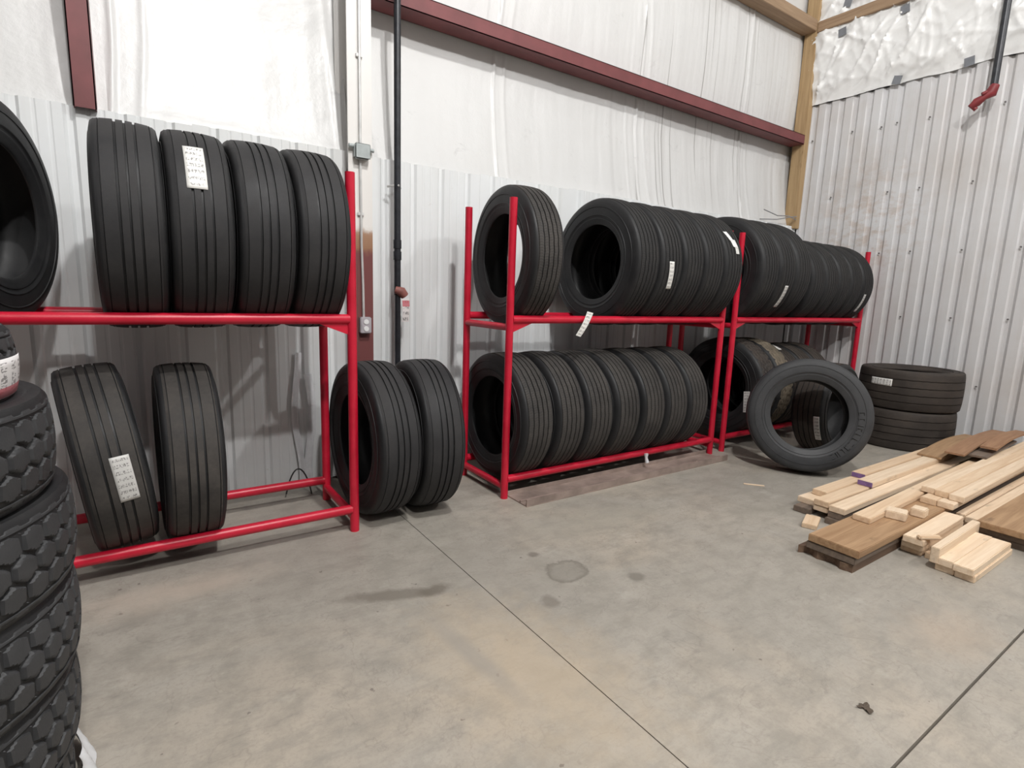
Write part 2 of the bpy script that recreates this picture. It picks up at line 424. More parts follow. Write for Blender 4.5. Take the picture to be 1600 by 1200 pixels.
# back wall wainscot: sheets of four 9-inch ribs
PB = 0.2286
prof_b = rib_profile(PB*4, PB, 0.026, 0.056, -0.019, -0.003)
xs = []
x = 1.41
while x < 6.9: xs.append(x); x += PB*4
x = 1.255 - PB*4
while x > -3.4: xs.append(x); x -= PB*4
for k, x in enumerate(sorted(xs)):
    ztop = 2.315 + 0.008*math.sin(k*2.1) + 0.006*max(0, x)
    L = min(PB*4, 7.02 - x)
    pr = [q for q in prof_b if q[0] <= L] if L < PB*4 else prof_b
    sheet('wainscot_sheet', L, 0.015, ztop, pr, lambda s, h, z, x=x, k=k: (x+s, YW-h+(0.002 if k % 2 else 0), z), M['sheet'], wall_back)
# right wall corrugated sheets: 6-inch ribs
PR = 0.1524
prof_r = rib_profile(PR*6, PR, 0.020, 0.074, -0.030)
y = 3.913
k = 0
while y > -2.5:
    sheet('corrugated_sheet', PR*6, 0.015, 3.80 + 0.012*((k % 2)*2-1), prof_r, lambda s, h, z, y=y, k=k: (XW-h+(0.002 if k % 2 else 0), y-s, z), M['sheet_r'], wall_right)
    y -= PR*6; k += 1
# screws of the right wall, joined: a few pixels each
mb = MB()
for z, offs in ((0.62, (1, 4, 7, 10, 13)), (1.303, (5, 8, 11, 14, 17)), (2.0, (3, 6, 8, 11, 14)), (2.67, (2, 6, 8, 11, 15, 17)), (3.38, (0, 3, 5, 6, 8, 12, 14))):
    for q in offs:
        yy = 3.913 - PR*(q+0.5); zz = z + rng.uniform(-0.012, 0.012)
        mb.tube([(XW-0.006, yy, zz), (XW+0.004, yy, zz)], 0.009, 8)
o = mb.obj('screw_heads', M['screw'], wall_right); o['kind'] = 'stuff'

# insulation blankets of the back wall between the girts
def fbm(x, y, z): return noise.fractal(Vector((x, y, z)), 0.8, 2.1, 4)
seams = [-2.6, -1.35, -0.06, 1.29, 2.55, 4.17, 5.92, 7.1]
def blanket(x0, x1, z0, z1, parent, low=False, name='insulation_blanket'):
    nx = max(8, int((x1-x0)/0.014)); nz = max(4, int((z1-z0)/0.07))
    us = np.linspace(x0, x1, nx+1); vs = np.linspace(z0, z1, nz+1)
    def fn(a, b):
        t = (b-z0)/(z1-z0)
        y = 4.075
        if low: y = 3.955 + 0.150*min(1, max(0, (b-2.30)/0.75))**0.6
        y -= 0.030*math.sin(PI*min(1, max(0, t)))*(0 if low else 1)
        busy = 0.25 + 0.75*min(1, max(0, (a-2.6)/1.6))   # the right half is far more wrinkled
        y -= busy*(0.008*fbm(a*5, 0.5, b*0.40) + 0.0022*fbm(a*19, 3.5, b*0.5)) + 0.010*fbm(a*1.3, 8.5, b*0.6)
        for i, sx in enumerate(seams):
            if abs(a-sx) > 0.45: continue
            c = sx + 0.035*math.sin(b*1.4+i*2) + 0.012*math.sin(b*4.1+i)
            y -= 0.022*math.exp(-((a-c)/0.011)**2)
            c2 = c - 0.10 - 0.04*math.sin(b*0.9+i); y -= 0.010*math.exp(-((a-c2)/0.014)**2)*(0.5+0.5*math.sin(b*1.9+i*3))
            c3 = c + 0.13 + 0.03*math.sin(b*1.2+i*5); y -= 0.009*math.exp(-((a-c3)/0.013)**2)
        return (a, y, b)
    return grid_obj(name, us, vs, fn, M['insul'], parent, 180)
for a, b in zip(seams[:-1], seams[1:]):
    blanket(a, b, 2.22, 3.40, wall_back, True)
    blanket(a, b, 3.39, 4.70, wall_back)
    blanket(a, b, 4.68, 6.90, wall_back)

# wrinkled blanket above the corrugated sheets of the right wall
anch = [(3.594, 4.50), (2.972, 4.519), (2.958, 3.815), (3.579, 4.80), (2.323, 3.803), (1.30, 3.82), (1.7, 4.52), (3.83, 3.82)]
def wr_right(yc, z):
    h = 0.0
    for i, (ay, az) in enumerate(anch):
        dy, dz = yc-ay, z-az; d = math.hypot(dy, dz)+1e-4; ph = math.atan2(dz, dy)
        fold = (1-abs(math.sin(ph*2.5 + 1.7*i + 1.1*noise.noise(Vector((math.cos(ph)*1.5, math.sin(ph)*1.5, i))))))**5
        h += 0.045*fold*math.exp(-d/0.33)*min(1, d/0.06)
        h -= 0.018*math.exp(-(d/0.10)**2)
    h += 0.012*noise.fractal(Vector((yc*1.6+z*0.9, z*1.5-yc*0.6, 1.5)), 0.9, 2.0, 3)
    wx = yc + 0.10*noise.noise(Vector((yc*2, z*2, 9))); wz = z + 0.10*noise.noise(Vector((yc*2, z*2, 19)))
    for c, sn, fr, am, sd in ((0.80, 0.60, 5.0, 0.034, 7.0), (0.62, 0.78, 8.0, 0.018, 3.0), (0.97, -0.20, 7.0, 0.016, 13.0), (0.35, -0.93, 6.0, 0.014, 23.0)):
        q = noise.noise(Vector(((wx*c+wz*sn)*fr, (wz*c-wx*sn)*fr*0.16, sd)))
        h += am*(1-min(1, abs(q)*4.0))**3
    return h
def right_blanket(y0, y1, z0, z1, edge):
    us = np.linspace(y0, y1, max(8, int(abs(y1-y0)/0.018))); vs = np.linspace(z0, z1, max(8, int((z1-z0)/0.018)))
    def fn(a, b):
        t = (b-z0)/(z1-z0)
        zz = b + (1-t)*edge*noise.noise(Vector((a*3, 0, 4)))
        edge_in = min(1, max(0.08, t*5)) if edge else 1
        return (6.992 - 0.035*edge_in - wr_right(a, b)*(0.3+0.7*edge_in), a, zz)
    return grid_obj('insulation_blanket', us, vs, fn, M['insul_r'], wall_right, 70)
right_blanket(3.93, 1.55, 3.785, 4.72, 0.02)
right_blanket(1.56, -1.2, 3.79, 4.72, 0.03)
right_blanket(3.90, 1.5, 4.66, 6.9, 0.0)
for i, (ay, az) in enumerate(anch[:6]):
    a = rng.uniform(-0.25, 0.25); ca, sa = math.cos(a), math.sin(a); q = 0.042
    xx = 6.957 - wr_right(ay, az) - 0.022
    v = [(xx+d, ay+(s*ca-t2*sa)*q, az+(s*sa+t2*ca)*q) for d in (0, 0.004) for s, t2 in ((-1, -1), (1, -1), (1, 1), (-1, 1))]
    mesh_obj('tape_square', v, [(0, 1, 2, 3), (4, 5, 6, 7), (0, 1, 5, 4), (1, 2, 6, 5), (2, 3, 7, 6), (3, 0, 4, 7)], M['tape'], wall_right)

# ------------------------------------------------------------------ steel and timber frame
def chan(mb, a0, a1, y0, y1, z0, z1, t=0.006):
    mb.box(a0, a1, y0, y0+t, z0, z1); mb.box(a0, a1, y0, y1, z0, z0+t); mb.box(a0, a1, y0, y1, z1-t, z1)
    mb.box(a0, a1, y1-t, y1, z0, z0+0.05); return mb
mb = MB(); chan(mb, 1.42, 6.895, 3.88, 4.06, 3.326, 3.432)
o = mb.obj('steel_girt', M['maroon']); tag(o, 'dark red steel girt running along the white back wall above the tires', 'beam')
mb = MB(); mb.box(-0.207, -0.107, 3.875, 3.881, 2.30, 6.9); mb.box(-0.207, -0.201, 3.875, 4.06, 2.30, 6.9); mb.box(-0.113, -0.107, 3.875, 4.06, 2.30, 6.9)
o = mb.obj('steel_jamb', M['maroon']); tag(o, 'dark red upright steel jamb on the white wall above the left rack', 'beam')

col = empty('steel_column', (1.312, 3.80, 0)); tag(col, 'white painted steel column with rusty maroon foot behind the left rack post', 'column')
MB().box(-0.082, 0.082, 0, 0.012, 0, 6.95).obj('front_flange', M['column'], col)
MB().box(-0.005, 0.005, 0.012, 0.26, 0, 6.95).obj('web', M['column'], col)
MB().box(-0.082, 0.082, 0.26, 0.272, 0, 6.95).obj('rear_flange', M['column'], col)

cd = empty('electric_conduit', (1.308, 3.79, 0)); tag(cd, 'thin grey metal conduit down the white steel column', 'conduit')
MB().tube([(0, -0.001, 2.35), (0.002, -0.001, 4.0), (0, -0.001, 6.9)], 0.010, 10).obj('upper_pipe', M['galv'], cd, 40)
MB().tube([(0, -0.001, 2.25), (0.002, -0.001, 1.7), (0.010, -0.001, 1.42), (0.012, -0.001, 1.202)], 0.009, 10).obj('lower_pipe', M['galv'], cd, 40)
for z in (2.9, 1.9):
    MB().box(-0.022, 0.022, -0.006, 0.010, z-0.012, z+0.012).obj('strap', M['galv'], cd, None, 0.003)
jb = empty('junction_box', (1.312, 3.795, 2.30)); tag(jb, 'square grey junction box on the white column at conduit', 'box')
MB().box(-0.053, 0.053, -0.05, 0.005, -0.05, 0.05).obj('box_body', M['grey'], jb, None, 0.012)
MB().box(-0.050, 0.050, -0.056, -0.05, -0.047, 0.047).obj('cover', M['grey'], jb, None, 0.003)
MB().tube([(-0.085, -0.02, 0.03), (-0.05, -0.02, 0.03)], 0.013, 10).obj('side_fitting', M['grey'], jb, 40)
MB().tube([(0.05, -0.02, 0.02), (0.085, -0.02, 0.018)], 0.012, 10).obj('side_fitting', M['grey'], jb, 40)
ob = empty('wall_outlet', (1.325, 3.795, 1.145)); tag(ob, 'grey duplex outlet box on the maroon part of the column', 'outlet')
obx = MB().box(-0.039, 0.039, -0.045, 0.005, -0.057, 0.057).obj('box_body', M['outlet'], ob, None, 0.006)
for z in (0.024, -0.024):
    r_ = MB(); r_.tube([(0, -0.049, z), (0, -0.044, z)], 0.018, 16).obj('receptacle', M['white'], obx, 40)

pp = empty('sprinkler_pipe', (1.577, 3.80, 0)); tag(pp, 'black vertical pipe by the back wall right of white column', 'pipe')
MB().tube([(0, 0, 1.36), (0, 0, 6.9)], 0.024, 14).obj('upper_pipe', M['blackpipe'], pp, 40)
MB().tube([(0.002, 0, 0.0), (0.002, 0, 1.40)], 0.021, 14).obj('lower_pipe', M['blackpipe'], pp, 40)
for z in (1.72, 1.64):
    MB().tube([(0, 0, z-0.03), (0, 0, z+0.03)], 0.029, 14).obj('coupling', M['blackpipe'], pp, 40)
MB().tube([(-0.05, 0.06, 2.12), (0, -0.027, 2.12), (0.05, 0.06, 2.12)], 0.008, 8).obj('pipe_strap', M['galv'], pp, 40)
MB().tube([(-0.02, -0.01, 1.40), (0.02, -0.03, 1.385), (0.045, -0.03, 1.355)], [0.026, 0.036, 0.030], 12).obj('drain_valve', M['rust'], pp, 60)
hang = grid_obj('hanging_tag', np.linspace(0, 0.055, 4), np.linspace(1.17, 1.335, 6), lambda a, b: (0.012+a+0.02*(b-1.17), -0.052-0.01*math.sin((b-1.17)*20), b), M['tag'], pp)

pr = empty('hanging_pipe', (6.845, 2.07, 0)); tag(pr, 'black vertical pipe before the corrugated right wall', 'pipe')
MB().tube([(0, 0, 3.44), (0, 0, 6.9)], 0.031, 14).obj('pipe', M['blackpipe'], pr, 40)
v = MB(); v.tube([(0, -0.01, 3.50), (-0.01, 0.01, 3.43), (-0.03, 0.05, 3.40), (-0.04, 0.10, 3.365), (-0.05, 0.14, 3.325)], [0.036, 0.050, 0.028, 0.042, 0.026], 12)
v.tube([(-0.045, 0.03, 3.44), (-0.07, 0.06, 3.42)], 0.016, 8); v.tube([(-0.03, 0.10, 3.30), (-0.05, 0.15, 3.355)], 0.020, 8)
v.obj('red_valve', M['redvalve'], pr, 60)

def timber(name, x0, x1, y0, y1, z0, z1, mat, label, cat='beam', lengthwise='X'):
    """board whose grain (local X) follows its long side"""
    cx, cy, cz = (x0+x1)/2, (y0+y1)/2, (z0+z1)/2
    dx, dy, dz = (x1-x0)/2, (y1-y0)/2, (z1-z0)/2
    if lengthwise == 'X': d, rot = (dx, dy, dz), (0, 0, 0)
    elif lengthwise == 'Y': d, rot = (dy, dx, dz), (0, 0, PI/2)
    else: d, rot = (dz, dy, dx), (0, PI/2, 0)
    o = MB().box(-d[0], d[0], -d[1], d[1], -d[2], d[2]).obj(name, mat, None, None, 0.004)
    o.location = (cx, cy, cz); o.rotation_euler = rot
    return tag(o, label, cat)
timber('timber_post', 6.90, 7.06, 3.885, 4.03, 2.33, 6.95, M['wood_post'], 'yellow brown timber post in the corner of the two walls', 'post', 'Z')
timber('timber_beam', 3.0, 6.90, 3.885, 4.06, 4.60, 4.725, M['wood_beam'], 'brown timber beam at top of back wall left of corner post', 'beam', 'X')
timber('timber_beam', 6.90, 7.04, -1.0, 3.88, 4.585, 4.70, M['wood_beam'], 'brown timber beam on the right wall over wrinkled insulation', 'beam', 'Y')

# ------------------------------------------------------------------ pipe racks
H, ZR, ZL, YF, YB, RP = 2.0, 1.2306, 0.1343, 2.987, 3.555, 0.026
YC = (YF+YB)/2
def rack(x0, x1, label):
    r = empty('pipe_rack', (x0, YF, 0)); tag(r, label, 'rack', 'red steel pipe tire racks')
    w, dpt = x1-x0, YB-YF
    for px in (0, w):
        for py in (0, dpt):
            mb = MB(); mb.tube([(px, py, 0), (px, py, H)], RP, 16); mb.obj('post', M['red'], r, 40)
        for z in (ZR-0.052, ZL-0.052):
            MB().tube([(px, RP*0.6, z), (px, dpt-RP*0.6, z)], 0.024, 14).obj('side_rail', M['red'], r, 40)
    for z in (ZR, ZL):
        for py in (0, dpt):
            MB().tube([(RP*0.6, py, z), (w-RP*0.6, py, z)], 0.027, 16).obj('long_rail', M['red'], r, 40)
    for px, s in ((0, 1), (w, -1)):                      # welded gussets under the upper front rail
        mb = MB(); a = px+s*RP*0.8
        v = [(a, d, ZR-0.02) for d in (-0.006, 0.006)] + [(a+s*0.16, d, ZR-0.024) for d in (-0.006, 0.006)] + [(a, d, ZR-0.085) for d in (-0.006, 0.006)]
        mb.add(v, [(0, 2, 4), (1, 5, 3), (0, 1, 3, 2), (2, 3, 5, 4), (4, 5, 1, 0)]); mb.obj('gusset', M['red'], r)
    return r
rack(-1.32, 0.974, 'red pipe rack at left with four tires over two')
rack(2.021, 4.300, 'red pipe rack in the middle, seven tires below')
rack(4.480, 6.895, 'red pipe rack at right against the corrugated wall')

# ------------------------------------------------------------------ tires
def casing_profile(R, w, tw):
    hw, rr = w/2, 0.288
    o = [(tw-0.004, R-0.010), (tw+0.008, R-0.020), (tw+(hw-tw)*0.72, R-0.044), (tw+(hw-tw)*0.74, R-0.049), (tw+(hw-tw)*0.80, R-0.052),
         (hw*0.965, R-(R-rr)*0.335), (hw*0.995, R-(R-rr)*0.345), (hw*0.995, R-(R-rr)*0.365), (hw*0.970, R-(R-rr)*0.375), (hw*0.985, R-(R-rr)*0.50), (hw*0.965, R-(R-rr)*0.64), (hw*0.985, R-(R-rr)*0.65), (hw*0.980, R-(R-rr)*0.67), (hw*0.950, R-(R-rr)*0.685),
         (hw*0.925, rr+0.046), (hw*0.945, rr+0.043), (hw*0.93, rr+0.034), (hw*0.86, rr+0.018), (hw*0.845, rr+0.004), (hw*0.80, rr-0.002), (hw*0.74, rr),
         (hw*0.72, rr+0.008), (hw*0.78, rr+0.03), (hw*0.88, R-(R-rr)*0.52), (hw*0.80, R-0.065), (tw*0.70, R-0.042), (tw*0.3, R-0.034)]
    return o + [(-x, r) for x, r in reversed(o)]

def rib_tread(name, R, tw, grooves, mat, segs=144, crown=0.008, skirt=0.030):
    """grooves: (centre fraction, width, depth, zigzag amplitude)"""
    pts, amp = [], []
    def cr(x): return R - crown*(x/tw)**2
    def add(x, r, a=0.0): pts.append((x, r)); amp.append(a)
    add(-tw-0.004, R-skirt); add(-tw+0.001, R-0.014); add(-tw+0.012, cr(tw)-0.001)
    last = -tw+0.012
    for c, gw, gd, a in sorted(grooves):
        x = c*tw
        if x-gw/2-last > 0.03:
            m = (x-gw/2+last)/2; add(m, cr(m))
        add(x-gw/2, cr(x), a); add(x-gw/2+gw*0.15, cr(x)-gd, a); add(x+gw/2-gw*0.15, cr(x)-gd, a); add(x+gw/2, cr(x), a)
        last = x+gw/2
    add(tw-0.012, cr(tw)-0.001); add(tw-0.001, R-0.014); add(tw+0.004, R-skirt)
    zz = [0, 1, 0, -1]
    return lathe_me(name, pts, segs, mat, False, lambda k, i: amp[i]*zz[k % 4], 32)

def block_tread(name, R, tw, mat, kind, segs, nx, depth):
    """tread as one relief grid: hexagonal lugs or broken blocks"""
    xs_ = np.linspace(-tw, tw, nx)
    me_v = []
    th = np.arange(segs)/segs
    X, T = np.meshgrid(xs_, th)                          # rows: around
    f = X/tw
    if kind == 'hex':
        n = 46; cu = T*n; cell = 2*PI*R/n; v = X/(cell*0.90)
        best = np.full(X.shape, 9.0); second = np.full(X.shape, 9.0)
        for row in range(-2, 3):
            off = 0.5 if row % 2 else 0.0
            du = (cu-off) - np.round(cu-off); 
            for s in (-1, 0, 1):
                d = np.hypot(du+s, v-row*0.88)
                nb = np.minimum(best, d); second = np.minimum(np.maximum(best, d), second); best = nb
        groove = np.clip((0.15-(second-best))/0.06, 0, 1)
        sh = np.abs(f) > 0.80
        groove = np.where(sh, 0, groove)
        line = np.clip((0.028-np.abs(np.abs(f)-0.80))/0.012, 0, 1)
        notch = np.clip((0.16-np.abs((cu*1.0+0.25) % 1-0.5))/0.05, 0, 1)*(np.abs(f) > 0.90)
        hgt = -depth*np.maximum(np.maximum(groove, line), notch*0.7)
    else:
        n = 60; cu = T*n
        hgt = np.zeros(X.shape)
        for c in (-0.62, -0.22, 0.22, 0.62):
            wv = c + 0.035*np.sign(np.sin(2*PI*cu/2))
            hgt = np.minimum(hgt, -depth*np.clip((0.045-np.abs(f-wv))/0.02, 0, 1))
        for a, b, ph in ((-0.62, -0.22, 0.0), (-0.22, 0.22, 0.5), (0.22, 0.62, 0.0)):
            inside = (f > a) & (f < b)
            cut = np.clip((0.13-np.abs((cu+ph+f*1.5) % 1-0.5))/0.06, 0, 1)
            hgt = np.where(inside, np.minimum(hgt, -depth*0.8*cut), hgt)
        cut = np.clip((0.10-np.abs((cu*0.5+0.2) % 1-0.5))/0.05, 0, 1)*(np.abs(f) > 0.72)
        hgt = np.minimum(hgt, -depth*0.6*cut)
    RR = R + hgt - 0.010*f**2 - 0.014*np.clip((np.abs(f)-0.94)/0.06, 0, 1)**2
    A = 2*PI*T
    P = np.stack([X, -RR*np.cos(A), RR*np.sin(A)], -1)
    skl = np.stack([np.full(segs, -tw-0.006), -(R-0.05)*np.cos(2*PI*th), (R-0.05)*np.sin(2*PI*th)], -1)[:, None]
    skr = skl*np.array([-1, 1, 1])
    P = np.concatenate([skl, P, skr], 1); m = nx+2
    V = P.reshape(-1, 3)
    k = np.arange(segs)[:, None]; i = np.arange(m-1)[None]
    k2 = (k+1) % segs
    F = np.stack([k*m+i, k*m+i+1, k2*m+i+1, k2*m+i], -1).reshape(-1, 4)
    me = bpy.data.meshes.new(name); me.from_pydata(V.tolist(), [], F.tolist()); me.update()
    bm = bmesh.new(); bm.from_mesh(me); bmesh.ops.recalc_face_normals(bm, faces=bm.faces); bm.to_mesh(me); bm.free()
    me.shade_smooth(); me.set_sharp_from_angle(angle=math.radians(40)); me.materials.append(mat)
    return me

KIND = {}
def kind(key, R, w, tw_f, treadfn, mat):
    tw = w/2*tw_f
    KIND[key] = dict(R=R, w=w, tw=tw, casing=lathe_me('casing', casing_profile(R, w, tw), 96, mat, True, None, 50), tread=treadfn(R, tw))
G3 = [(-0.80, 0.004, 0.006, 0), (-0.30, 0.011, 0.014, 0.0), (0.02, 0.010, 0.014, 0.0), (0.34, 0.011, 0.014, 0.0), (0.84, 0.004, 0.006, 0)]
G4 = [(-0.90, 0.004, 0.006, 0), (-0.56, 0.010, 0.015, 0.001), (-0.19, 0.010, 0.015, 0.001), (0.19, 0.010, 0.015, 0.001), (0.56, 0.010, 0.015, 0.001), (0.90, 0.004, 0.006, 0)]
GZ = [(-0.86, 0.003, 0.006, 0), (-0.52, 0.009, 0.014, 0.0013), (-0.18, 0.009, 0.014, 0.0013), (0.18, 0.009, 0.014, 0.0013), (0.52, 0.009, 0.014, 0.0013), (0.86, 0.003, 0.006, 0)]
GW = [(-0.60, 0.010, 0.013, 0.0018), (-0.20, 0.009, 0.013, 0.0018), (0.20, 0.009, 0.013, 0.0018), (0.60, 0.010, 0.013, 0.0018)]
rt = lambda G, mat: (lambda R, tw: rib_tread('tread', R, tw, G, mat))
kind('wide', 0.475, 0.262, 0.86, rt(G3, M['rub_tread']), M['rub'])
kind('wide_low', 0.458, 0.262, 0.86, rt(G3, M['rub_dusty']), M['rub'])
kind('floor', 0.479, 0.268, 0.84, rt(G3, M['rub_tread']), M['rub'])
kind('five', 0.455, 0.268, 0.80, rt(G4, M['rub_dusty_sipe']), M['rub'])
kind('single', 0.482, 0.250, 0.80, rt(GZ, M['rub_dusty_sipe']), M['rub'])
kind('zig', 0.490, 0.256, 0.80, rt(GZ, M['rub_sipe']), M['rub'])
kind('zig_big', 0.500, 0.274, 0.80, rt(GZ, M['rub_sipe']), M['rub'])
kind('zig_small', 0.450, 0.256, 0.82, rt(GZ, M['rub_sipe']), M['rub'])
kind('block_dark', 0.487, 0.276, 0.80, lambda R, tw: block_tread('tread', R, tw, M['rub_brown'], 'block', 240, 40, 0.012), M['rub'])
kind('block_tan', 0.482, 0.262, 0.82, lambda R, tw: block_tread('tread', R, tw, M['rub_tan'], 'block', 240, 40, 0.010), M['rub'])
kind('low_brown', 0.452, 0.262, 0.82, rt(G4, M['rub_brown']), M['rub'])
kind('lean', 0.470, 0.255, 0.80, rt(G4, M['rub_grey']), M['rub_grey'])
kind('flat', 0.445, 0.392, 0.93, rt(GW, M['rub_brown']), M['rub_brown'])
kind('prop', 0.430, 0.300, 0.82, rt(G4, M['rub_brown']), M['rub'])
kind('lug', 0.500, 0.224, 0.92, lambda R, tw: block_tread('tread', R, tw, M['rub_grey'], 'hex', 368, 52, 0.016), M['rub'])
kind('lug_small', 0.430, 0.160, 0.88, lambda R, tw: block_tread('tread', R, tw, M['rub_grey'], 'hex', 368, 48, 0.014), M['rub'])

TREAD = {}
def tire(key, loc, label, group, yaw=0.0, lean=0.0, flat=False):
    k = KIND[key]
    t = empty('truck_tire', loc, (0, PI/2 if flat else -lean, yaw)); tag(t, label, 'tire', group)
    share('casing', k['casing'], t); TREAD[t] = share('tread', k['tread'], t)
    t['_k'] = key
    return t
def zc(key, base): return base + math.sqrt((KIND[key]['R']+0.0275)**2 - ((YB-YF)/2)**2)

def sticker(t, phi0, phi1, x0, x1, mat, lift=0.0022, skew=0.0, name='paper_label', curl=0.0, label='white printed paper label'):
    """paper label glued over the tread; phi is measured from the wall-away side upwards"""
    k = KIND[t['_k']]; R, tw = k['R'], k['tw']
    def fn(u, v):
        ph = phi0+(phi1-phi0)*v; x = x0+(x1-x0)*u + skew*(v-0.5)
        r = R - 0.008*(x/tw)**2 + lift + curl*(max(0, abs(v-0.5)-0.3)*4)**2*0.02
        return (x, -r*math.cos(ph), r*math.sin(ph))
    o = grid_obj(name, np.linspace(0, 1, 6), np.linspace(0, 1, 16), fn, mat, TREAD[t], 60)
    md = o.modifiers.new('thickness', 'SOLIDIFY'); md.thickness = 0.0006; md.offset = 1
    o['label'] = label
    return o

# left rack, upper row
GU1 = 'tires on the upper rails of the left rack'
tire('floor', (-0.552, YC, zc('floor', ZR)+0.025), 'black tire showing its open side at left edge above the rail', GU1, -0.30)
names = ['ribbed tire next to the gap, first of four on left rack', 'ribbed tire with a white label near its top on left rack',
         'plain ribbed tire just right of the labelled one on left rack', 'ribbed tire against the right post of the left rack']
for x, nm in zip((0.003, 0.268, 0.535, 0.800), names):
    t = tire('wide', (x, YC, zc('wide', ZR)), nm, GU1)
    if x == 0.268:
        z = zc('wide', ZR); sticker(t, math.asin((1.80-z)/0.475), math.asin((1.985-z)/0.475)+0.03, -0.055, 0.025, M['label'])
# left rack, lower row
GL1 = 'tires on the lower rails of the left rack'
t = tire('wide_low', (-0.170, YC, zc('wide_low', ZL)+0.012), 'dusty ribbed tire leaning left with a pale label, lower left rack', GL1, 0.11, 0.13)
z = zc('wide_low', ZL); sticker(t, math.asin((0.425-z)/0.458), math.asin((0.632-z)/0.458), -0.005, 0.068, M['label_d'], skew=-0.004)
tire('wide_low', (0.176, YC, zc('wide_low', ZL)), 'upright ribbed tire right of the leaning one, lower left rack', GL1, 0.02)
# standing on the floor between the racks
tire('floor', (1.178, 3.257, 0.479), 'tire standing on floor right behind the left rack post', 'tires standing on the floor between racks', 0.032)
tire('floor', (1.507, 3.232, 0.479), 'tire standing on floor, its tread toward the middle rack', 'tires standing on the floor between racks', -0.102)

# middle rack
GU2 = 'tires on the upper rails of the middle rack'
t = tire('single', (2.235, YC, zc('single', ZR)), 'single tire turned askew at the left end of middle rack', GU2, -0.088)
nm2 = ['tire in middle rack whose open side faces the single one', 'second tire of the packed upper row on the middle rack',
       'middle rack upper tire right of the long white label', 'middle rack upper tire second from the right post', 'middle rack upper tire with torn white label by the post']
for i, nm in enumerate(nm2):
    x = 3.098 + 0.2585*i
    t = tire('zig', (x, YC, zc('zig', ZR)), nm, GU2)
    z = zc('zig', ZR); R = 0.49
    if i == 1: sticker(t, math.asin((1.475-z)/R), math.asin((1.675-z)/R), -0.045, 0.005, M['label'], skew=-0.02)
    if i == 4:
        sticker(t, math.asin((1.785-z)/R), math.asin((1.845-z)/R), 0.000, 0.045, M['label'])
        sticker(t, math.asin((1.84-z)/R), math.asin((1.90-z)/R), -0.030, 0.035, M['white'], skew=-0.02, curl=0.1, label='torn strip of white label')
        sticker(t, math.asin((1.89-z)/R), math.asin((1.965-z)/R), -0.060, -0.015, M['white'], skew=-0.04, curl=0.1, label='torn strip of white label')
GL2 = 'tires on the lower rails of the middle rack'
nm3 = ['lower middle rack tire with its open side by left post', 'second dusty tire from left, lower row of middle rack', 'third dusty tire from left, lower row of middle rack',
       'middle one of seven dusty tires, lower row of middle rack', 'third dusty tire from the right, lower row of middle rack', 'second dusty tire from the right, lower row of middle rack',
       'last dusty tire by the right posts, lower middle rack']
for x, nm in zip((2.190, 2.475, 2.755, 3.035, 3.325, 3.600, 3.872), nm3):
    tire('five', (x, YC, zc('five', ZL)), nm, GL2, rng.uniform(-0.015, 0.015))

o = grid_obj('paper_label', np.linspace(0, 0.058, 4), np.linspace(0, 1, 8), lambda a, b: (2.665+a*(1-0.2*b)-0.10*b, 2.952-0.012*math.sin(b*3), 1.292-0.17*b-0.012*a/0.058), M['label'])
tag(o, 'torn white label stuck to the front upper rail of the middle rack', 'label')
# right rack
GU3 = 'tires on the upper rails of the right rack'
nm4 = ['large tire first behind the post, upper row of right rack', 'large tire second in the upper row of right rack', 'large tire with a white label, third on right rack']
for i, nm in enumerate(nm4):
    x = 4.66 + 0.278*i; t = tire('zig_big', (x, YC, zc('zig_big', ZR)), nm, GU3); z = zc('zig_big', ZR)
    if i == 1: sticker(t, math.asin((1.36-z)/0.5), math.asin((1.555-z)/0.5), -0.030, 0.022, M['label_d'])
nm5 = ['smaller tire with brown scuffs just past the large three', 'small tire second after the step on the right rack', 'small tire halfway along the lower stepped group, right rack',
       'small tire next to last on the right rack', 'last small tire with white label at the right rack end']
for i, nm in enumerate(nm5):
    x = 5.605 + 0.262*i; t = tire('zig_small', (x, YC, zc('zig_small', ZR)), nm, GU3); z = zc('zig_small', ZR)
    if i == 4: sticker(t, math.asin((1.33-z)/0.45), math.asin((1.52-z)/0.45), -0.075, -0.035, M['label_d'])
GL3 = 'tires on the lower rails of the right rack'
t = tire('block_dark', (4.876, YC, zc('block_dark', ZL)), 'dark blocky treaded tire behind the paired posts, lower right rack', GL3)
o = mesh_obj('paper_label', [(-0.1385, -0.352, 0.0), (-0.1385, -0.292, -0.01), (-0.1365, -0.305, -0.21), (-0.1365, -0.365, -0.20), (-0.1405, -0.352, 0.0), (-0.1405, -0.292, -0.01), (-0.1385, -0.305, -0.21), (-0.1385, -0.365, -0.20)],
             [(3, 2, 1, 0), (4, 5, 6, 7), (0, 1, 5, 4), (1, 2, 6, 5), (2, 3, 7, 6), (3, 0, 4, 7)], M['label_d'], t, None, [(0, 1), (1, 1), (1, 0), (0, 0)]*2)
o['label'] = 'pale paper label on the sidewall'
t = tire('block_tan', (5.170, YC, zc('block_tan', ZL)), 'tan dusty block tread tire behind the leaning tire', GL3)
t = tire('low_brown', (5.450, YC, zc('low_brown', ZL)), 'brown ribbed tire with a white label on top, lower right rack', GL3)
sticker(t, 1.10, 1.42, -0.03, 0.02, M['label'])
t = tire('low_brown', (5.730, YC, zc('low_brown', ZL)), 'brown tire second past the tan one, lower right rack', GL3)
t = tire('low_brown', (6.010, YC, zc('low_brown', ZL)), 'third brown tire past the tan one, lower right rack', GL3)

